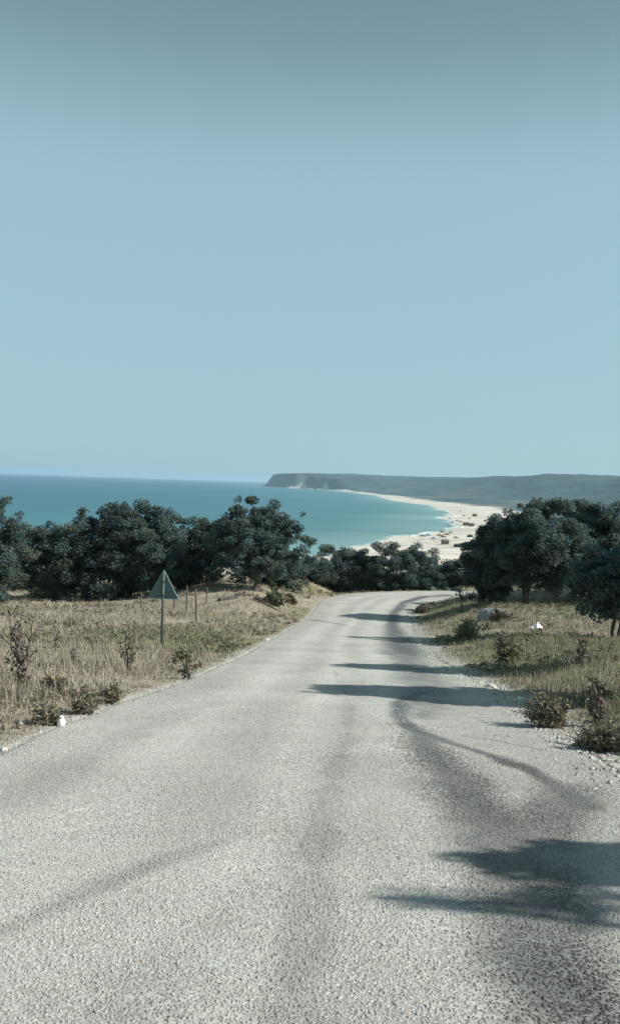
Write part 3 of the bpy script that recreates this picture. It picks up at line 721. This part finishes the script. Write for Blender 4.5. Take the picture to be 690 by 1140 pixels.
# ---------------------------------------------------------------- dry shrubs
def shrub(label, px, pyb, wpx, hpx, seed, col=(1, 1, 1), size=.022, per=3000, point=0, cat='shrub'):
    x, y, z = hit(px, pyb); w = wpx*y/F; h = hpx*y/F; rg = np.random.default_rng(seed)
    o = empty('dry_shrub', (x, y, z), label, cat, 'dry shrubs on the verges')
    mb = MB(); tips = []; nt_ = 34; lobes = [(rg.uniform(-.5, .5)*w*.7, rg.uniform(-.5, .5)*w*.5, rg.uniform(.45, 1)) for _ in range(4)]
    for i in range(nt_):
        lx, ly, lh = lobes[i % 4]; hh = h*lh*rg.uniform(.25, 1.15)
        e = np.array([lx+rg.normal()*w*.16, ly+rg.normal()*w*.13, hh])
        if point: e[0] += point*(e[2]/h)*w*.3
        mb.tube(wig((lx*.5, ly*.5, -.03), e, rg, 5, .12), np.linspace(.007, .002, 5)*(1+y*.03), 4); tips.append(e)
    mb.build('twigs', M['weed'], o)
    n = int(per*.55); k = rg.integers(0, nt_, n); T = np.array(tips)[k]; T = T*np.c_[[(rg.uniform(.15, 1.05, n))**.6]*3].T+rg.normal(size=(n, 3))*[.06, .06, .045]*max(w, .5)
    T[:, 2] = np.clip(T[:, 2], .01, None)
    V, f = leaves(T, size*(.42+.04*y), rg, elong=3.2)
    g_ = vn(T[:, 0]*20+seed, T[:, 1]*20, 3, 5)[:, None]
    c_ = np.array(col)*(1-.25-g_*.45)+np.array([1.5, 1.46, 1.3])*(.25+g_*.45)
    np_mesh('leaves', V, [f], M['twig'], o, tint=np.repeat(c_*rg.uniform(.5, 1.35, (n, 1)), 4, 0))
G1 = (1.1, 1.08, .95); B1 = (1.05, .94, .8); GR = (1.0, 1.08, .78)
shrub('brown pointed shrub right of the tallest thistle in the left field', 57, 772, 26, 26, 1, (1.5, 1.3, 1.0), point=1)
shrub('grey brown shrub bulging at the left road edge, largest on that side', 98, 797, 42, 36, 2, (1.3, 1.3, 1.2))
shrub('dark low shrub behind the white plastic bottle', 58, 806, 34, 22, 3, G1)
shrub('small shrub at the left road edge right of the grey brown one', 122, 783, 22, 20, 4, B1)
shrub('olive shrub beside the foot of the sign post', 205, 738, 30, 18, 6, GR)
shrub('dark shrub overhanging the gravel, largest on the right verge', 618, 812, 58, 40, 11, G1, per=6000)
shrub('dark shrub in the lower right corner of the verge', 672, 836, 60, 38, 12, G1, per=6000)
shrub('green tinged shrub on the right verge above the pale stones', 560, 740, 44, 34, 13, (.9, 1.15, .65), per=5000)
shrub('greenest shrub beside the inner side of the bend', 512, 716, 46, 32, 14, (.9, 1.2, .65), per=5000)
shrub('dead brown shrub at the tip of the bend, nearest the tarmac', 467, 683, 16, 14, 16, B1)
shrub('dark brown heap like shrub in front of the grey boulder', 558, 694, 26, 17, 18, (.5, .45, .4), per=5000)
shrub('dull brown shrub at the right photo edge below the drooping oak', 676, 784, 40, 26, 20, (1.3, 1.2, .9), per=4000)
shrub('dark green shrub right of the fallen branches on the mound', 306, 674, 22, 22, 22, (.5, .75, .5), size=.07, per=1500)
shrub('brown shrub on the mound beside the road edge', 322, 672, 16, 10, 23, B1, size=.05)
# sapling at the bend
x, y, z = hit(514, 681)
tree('sapling', 'thin bare looking sapling at the inside of the bend', x, y, 1.3, at(514, 650, y)[2]-z, 31, zc=.35, stems=1, ncl=9, cr=.2, per=24, size=.07, r0_=.03, cat='sapling', limbs=8)
# fallen branches on the mound
def fallen(label, a, b, r, seed, twigs=7):
    A_ = np.array(hit(*a)); B_ = np.array(hit(*b)); rg = np.random.default_rng(seed)
    o = empty('fallen_branch', A_, label, 'branch', 'fallen branches on the left mound')
    d = B_-A_; mb = MB(); s = wig((0, 0, r), d+[0, 0, r+.05], rg, 6, .05); mb.tube(s, np.linspace(r, r*.4, 6), 7); mb.build('limb', M['bark'], o)
    for i in range(twigs):
        mb = MB(); p = s[rg.integers(1, 6)]; mb.tube(wig(p, p+rg.normal(size=3)*[.4, .3, .1]+[0, 0, .25], rg, 4, .1), [.025, .02, .012, .006], 4); mb.build('twig', M['bark'], o)
fallen('dark fallen branch lying level at the foot of the loose crowned oak', (244, 670), (268, 667), .11, 1)
fallen('fallen trunk sloping down the mound towards the road', (284, 668), (308, 682), .10, 2)
fallen('short fallen branch under the oak, left of the sloping trunk', (262, 664), (282, 665), .09, 3)
# ---------------------------------------------------------------- rocks and litter
def rock(name, label, cat, p, size, m, seed, sq=(1, 1, .7), group=None, lift=.25):
    import bmesh
    bm = bmesh.new(); bmesh.ops.create_icosphere(bm, subdivisions=3, radius=1)
    rg = np.random.default_rng(seed); cut = [(rg.normal(size=3), rg.uniform(.55, .85)) for _ in range(9)]
    for v in bm.verts:
        c = np.array(v.co)
        for n_, d_ in cut:
            n_ = n_/np.linalg.norm(n_); e = c@n_-d_
            if e > 0: c = c-n_*e*.85
        c = c*(1+.04*math.sin(9*c[0]+seed)*math.cos(7*c[1]))
        v.co = c*np.array(sq)*size
    me = bpy.data.meshes.new(name); bm.to_mesh(me); bm.free(); me.materials.append(m)
    for q in me.polygons: q.use_smooth = False
    o = bpy.data.objects.new(name, me); C.objects.link(o); o.location = (p[0], p[1], p[2]+size*sq[2]*lift); o.rotation_euler.z = rg.uniform(0, 6)
    return tag(o, label, cat, group)
p = hit(551, 689); rock('boulder', 'grey boulder under the left side of the big right hand oak', 'boulder', p, .78, M['rock'], 3, (1.1, .9, .62), lift=.2).rotation_euler.z = .2
SG = 'white stones along the road edge'
for q, s, sd_, lab in (((297, 713), .09, 1, 'white stone at the left road edge below the mound'), ((657, 849), .055, 2, 'brightest white stone on the gravel at the lower right'),
                       ((580, 780), .07, 3, 'pale stone at the right road edge by the end of the tree shadow'), ((548, 766), .10, 4, 'pale stone lying in the pile before the tree shadow'),
                       ((535, 764), .08, 5, 'leftmost pale stone of the pile before the tree shadow'), ((603, 800), .05, 6, 'pale stone among the gravel beneath the largest right shrub'),
                       ((84, 809), .035, 7, 'small pale stone right of the plastic bottle'), ((4, 840), .04, 8, 'dark edged stone where the road meets the left photo edge'),
                       ((24, 806), .04, 9, 'whitish stone in the grass left of the plastic bottle')):
    rock('stone', lab, 'stone', hit(*q), s, M['stone'], sd_, group=SG)
def bottle():
    x, y, z = hit(68, 812); o = empty('plastic_bottle', (x, y, z), 'white plastic bottle standing at the left road edge', 'bottle')
    mb = MB(); mb.tube([(0, 0, .0), (0, 0, .01), (0, 0, .09), (0, 0, .115), (0, 0, .13)], [.034, .042, .042, .03, .016], 14); mb.build('body', M['litter'], o, True)
    mb = MB(); mb.tube([(0, 0, .128), (0, 0, .15)], .019, 12); mb.build('cap', M['litter'], o)
    o.rotation_euler = (.15, .1, 0)
bottle()
def rag():
    x, y, z = hit(596, 707); w = 13*y/F; rg = np.random.default_rng(3)
    g = 18; u, v = np.meshgrid(np.linspace(-1, 1, g), np.linspace(-1, 1, g)); r = np.hypot(u, v)
    X = u*w*.5*(1+.2*np.sin(3*v)); Y = v*w*.35*(1+.2*np.cos(4*u)); Z = .03+.17*np.exp(-((u-.25)**2+(v*.8)**2)*3)+.05*np.sin(7*u+2*v)*np.cos(5*v)
    V = np.c_[X.ravel(), Y.ravel(), Z.ravel()]; V2 = V-[0, 0, .012]
    i = np.arange(g-1)[:, None]*g; j = np.arange(g-1)[None]; q = np.stack([i+j, i+j+1, i+g+j+1, i+g+j], -1).reshape(-1, 4)
    b = [k for k in range(g)]+[k*g+g-1 for k in range(1, g)]+[(g-1)*g+k for k in range(g-2, -1, -1)]+[k*g for k in range(g-2, 0, -1)]
    n = g*g; side = np.array([[b[k], n+b[k], n+b[(k+1) % len(b)], b[(k+1) % len(b)]] for k in range(len(b))])
    o = np_mesh('plastic_bag', np.vstack([V, V2]), [q, q[:, ::-1]+n, side], M['litter'], smooth_=True)
    o.location = (x, y, z+.25); tag(o, 'crumpled white plastic bag on the grass of the right verge', 'plastic bag')
rag()
# ---------------------------------------------------------------- on the beach
def beach(px, py):
    v = ray(px, py); t = np.exp(np.linspace(math.log(300), math.log(6000), 2500)); z = G(v[0]*t, v[1]*t); k = np.argmax(v[2]*t < z)
    return float(v[0]*t[k]), float(v[1]*t[k]), float(z[k])
def parasol(label, px, py, m, s=1.0):
    x, y, z = beach(px, py); o = empty('beach_parasol', (x, y, z), label, 'parasol', 'parasols on the beach')
    mb = MB(); mb.tube([(0, 0, -.3), (0, 0, 2.5*s)], .06, 6); mb.build('pole', M['post'], o)
    mb = MB(); mb.tube([(0, 0, 2.0*s), (0, 0, 2.1*s), (0, 0, 2.9*s)], [1.7*s, 1.75*s, .08], 10); mb.build('canopy', m, o)
for k, (px, py, m, lab) in enumerate(((489,601,'thatch','leftmost thatched parasol of the near beach cluster'),(493,603,'thatch','thatched parasol at the front of the near beach cluster'),
        (497,600,'thatch','rightmost thatched parasol of the near beach cluster'),(492,597,'thatch','thatched parasol at the back of the near beach cluster'),
        (476,601,'cloth_b','small blue parasol near the waterline'),(470,602,'thatch','lone thatched parasol closest to the water'),
        (503,585,'thatch','first thatched parasol of the far beach row'),(508,583,'cloth_b','blue parasol in the far beach row'),(512,584,'thatch','last thatched parasol of the far beach row'),
        (506,578,'cloth_w','white parasol behind the far beach row'),(516,577,'thatch','brown parasol beside the furthest hut'))):
    parasol(lab, px, py, M[m], 1.75)
for k, (px, py, m, lab) in enumerate(((482,604,'cloth_b','blue parasol left of the near thatched cluster'),(501,597,'thatch','dark parasol right behind the near cluster'),(499,589,'thatch','parasol alone between the near cluster and the far row'),
        (513,591,'cloth_w','white parasol in front of the far huts'),(500,580,'cloth_b','blue parasol near the water by the far row'),(522,580,'thatch','dark parasol at the inland end of the far row'),(512,571,'thatch','parasol far up the beach, beyond the furthest hut'),(507,603,'thatch','dark parasol beside the brownish bushes'))):
    parasol(lab, px, py, M[m], 1.5)
def hut(label, px, py, w, d_, h, rz=0):
    x, y, z = beach(px, py); o = empty('beach_hut', (x, y, z), label, 'hut', 'wooden huts on the beach', rz)
    mb = MB(); mb.box((0, 0, h/2-.2), (w, d_, h+.4)); wl = mb.build('wall', M['hutwall'], o)
    mb = MB(); e = .5; V = [(-w/2-e, -d_/2-e, h), (w/2+e, -d_/2-e, h), (w/2+e, d_/2+e, h), (-w/2-e, d_/2+e, h), (-w/2, 0, h+1.4), (w/2, 0, h+1.4)]
    mb.add(V, [np.array([[0,1,5,4],[2,3,4,5],[3,2,1,0]]), np.array([[0,4,3],[1,2,5]])]); mb.build('roof', M['thatch'], o)
    mb = MB(); mb.box((0, -d_/2-.03, 1.0), (1.1, .06, 2.0)); mb.build('door', M['dark'], o)
    for sx in (-1, 1):
        mb = MB(); mb.box((sx*w*.32, -d_/2-.03, 1.5), (.9, .06, .8)); mb.build('window', M['dark'], o)
hut('brown hut at the centre of the near parasol cluster', 495, 606, 4.5, 4, 2.4, .3)
hut('wide hut on the far sand, left of two', 518, 585, 6.5, 4, 2.6, -.2)
hut('wide hut on the far sand, right of two', 524, 586, 6, 4, 2.6, .1)
hut('furthest hut, where the beach meets the scrub', 528, 575, 6, 5, 2.8, .1)
def beach_bush(label, px, py, w, h, seed):
    x, y, z = beach(px, py)
    tree('beach_bush', label, x, y, w, h, seed, zc=.0, stems=2, ncl=40, cr=h*.35, per=40, size=.5, z=z, cat='bush', group='bushes on the beach', limbs=6, depth=w*.6)
beach_bush('low brownish bush on the near sand, left one of the pair', 510, 609, 7, 2.6, 51)
beach_bush('low brownish bush on the near sand, right one of the pair', 520, 608, 9, 3.0, 52)
beach_bush('small bush on the sand between parasols and oak', 523, 598, 6, 2.4, 53)
def boat():
    x, y, z = beach(459, 597); o = empty('boat', (x, y, SEA-.1), 'small white boat afloat just off the beach', 'boat')
    n = 9; V = []
    for i in range(n):
        t = i/(n-1)*2-1; wd = 1.1*(1-max(t, 0)**2.2)*(.85+.15*(1-abs(t))); 
        for a in (-1, -.8, 0, .8, 1): V.append((t*3.4, wd*a, (1.0 if abs(a) == 1 else .15 if abs(a) == .8 else -.25)+.35*max(t, 0)**2))
    q = [[i*5+j, (i+1)*5+j, (i+1)*5+j+1, i*5+j+1] for i in range(n-1) for j in range(4)]+[[i*5, i*5+4, (i+1)*5+4, (i+1)*5] for i in range(n-1)]
    np_mesh('hull', V, [np.array(q), np.array([[0, 1, 2], [0, 2, 4], [2, 3, 4]])], M['hull'], o)
    mb = MB(); mb.box((-.4, 0, 1.5), (1.6, 1.4, 1.0)); c = mb.build('cabin', M['hull'], o)
    mb = MB(); mb.box((.42, 0, 1.65), (.05, 1.1, .5)); mb.build('windscreen', M['dark'], c)
    o.rotation_euler.z = .5
boat()
# ---------------------------------------------------------------- haze
def haze():
    m = bpy.data.materials.new('haze_air'); m.use_nodes = True; N = m.node_tree.nodes; L = m.node_tree.links
    N.remove(N['Principled BSDF']); v = N.new('ShaderNodeVolumePrincipled')
    v.inputs['Color'].default_value = (.64, .86, 1.0, 1); v.inputs['Density'].default_value = HAZE; v.inputs['Anisotropy'].default_value = .3
    L.new(v.outputs[0], N['Material Output'].inputs['Volume'])
    mb = MB(); mb.box((0, 0, (SEA-5+100)/2), (56000, 56000, 100-SEA+5)); o = mb.build('haze', m); tag(o, kind='stuff')
HAZE = 5.5e-5
haze()
# ---------------------------------------------------------------- light
EL = math.radians(36); SA = math.radians(5)          # sun on the right, slightly behind
sun_v = np.array([math.cos(EL)*math.cos(SA), -math.cos(EL)*math.sin(SA), math.sin(EL)])
sc = bpy.context.scene
w = bpy.data.worlds.new('World'); sc.world = w; w.use_nodes = True; N = w.node_tree.nodes; L = w.node_tree.links
sky = N.new('ShaderNodeTexSky'); sky.sky_type = 'NISHITA'; sky.sun_disc = False; sky.sun_elevation = EL
sky.sun_rotation = math.atan2(sun_v[0], sun_v[1]); sky.altitude = 50; sky.air_density = 1.0; sky.dust_density = 1.0; sky.ozone_density = 1.5
bg = N['Background']; bg.inputs['Strength'].default_value = .124
hs = N.new('ShaderNodeHueSaturation'); hs.inputs['Saturation'].default_value = .72
L.new(sky.outputs[0], hs.inputs['Color'])
mx = N.new('ShaderNodeMix'); mx.data_type = 'RGBA'; mx.blend_type = 'MULTIPLY'; mx.inputs['Factor'].default_value = 1
mx.inputs['B'].default_value = (.86, 1.0, 1.0, 1); L.new(hs.outputs[0], mx.inputs['A'])
# milky summer air: the clear sky mixed with an even pale haze, deeper overhead
mk = N.new('ShaderNodeMix'); mk.data_type = 'RGBA'; mk.inputs['Factor'].default_value = .88
L.new(mx.outputs['Result'], mk.inputs['A']); mk.inputs['B'].default_value = (1.74, 2.78, 3.22, 1)
tc = N.new('ShaderNodeTexCoord'); sx = N.new('ShaderNodeSeparateXYZ'); L.new(tc.outputs['Generated'], sx.inputs[0])
mz = N.new('ShaderNodeMapRange'); mz.interpolation_type = 'SMOOTHSTEP'; L.new(sx.outputs['Z'], mz.inputs['Value'])
for k_, v_ in zip(('From Min', 'From Max', 'To Min', 'To Max'), (.31, .50, 1.0, .56)): mz.inputs[k_].default_value = v_
md = N.new('ShaderNodeMix'); md.data_type = 'RGBA'; md.blend_type = 'MULTIPLY'; md.inputs['Factor'].default_value = 1
L.new(mk.outputs['Result'], md.inputs['A']); L.new(mz.outputs['Result'], md.inputs['B'])
L.new(md.outputs['Result'], bg.inputs['Color'])
ld = bpy.data.lights.new('sun', 'SUN'); ld.energy = 4.5; ld.angle = math.radians(.53); ld.color = (1, .965, .90)
lo = bpy.data.objects.new('sun', ld); C.objects.link(lo)
from mathutils import Vector, Matrix
lo.rotation_euler = Vector(sun_v).to_track_quat('Z', 'Y').to_euler(); lo.location = (0, 0, 50)
# ---------------------------------------------------------------- camera
cd = bpy.data.cameras.new('camera'); cam = bpy.data.objects.new('camera', cd); C.objects.link(cam)
cd.sensor_fit = 'VERTICAL'; cd.sensor_height = 36; cd.lens = 36*F/1140; cd.clip_start = .1; cd.clip_end = 80000
R3 = Matrix(((RT[0], UP[0], -fw[0]), (RT[1], UP[1], -fw[1]), (RT[2], UP[2], -fw[2])))
cam.matrix_world = R3.to_4x4()
sc.camera = cam
sc.render.engine = 'CYCLES'
sc.view_settings.view_transform = 'Standard'; sc.view_settings.look = 'None'; sc.view_settings.gamma = 1; sc.view_settings.use_curve_mapping = False
sc.view_settings.exposure = 0.6
cy = sc.cycles; cy.max_bounces = 6; cy.transparent_max_bounces = 8; cy.volume_bounces = 1; cy.diffuse_bounces = 3; cy.use_denoising = True; cy.sample_clamp_indirect = 4
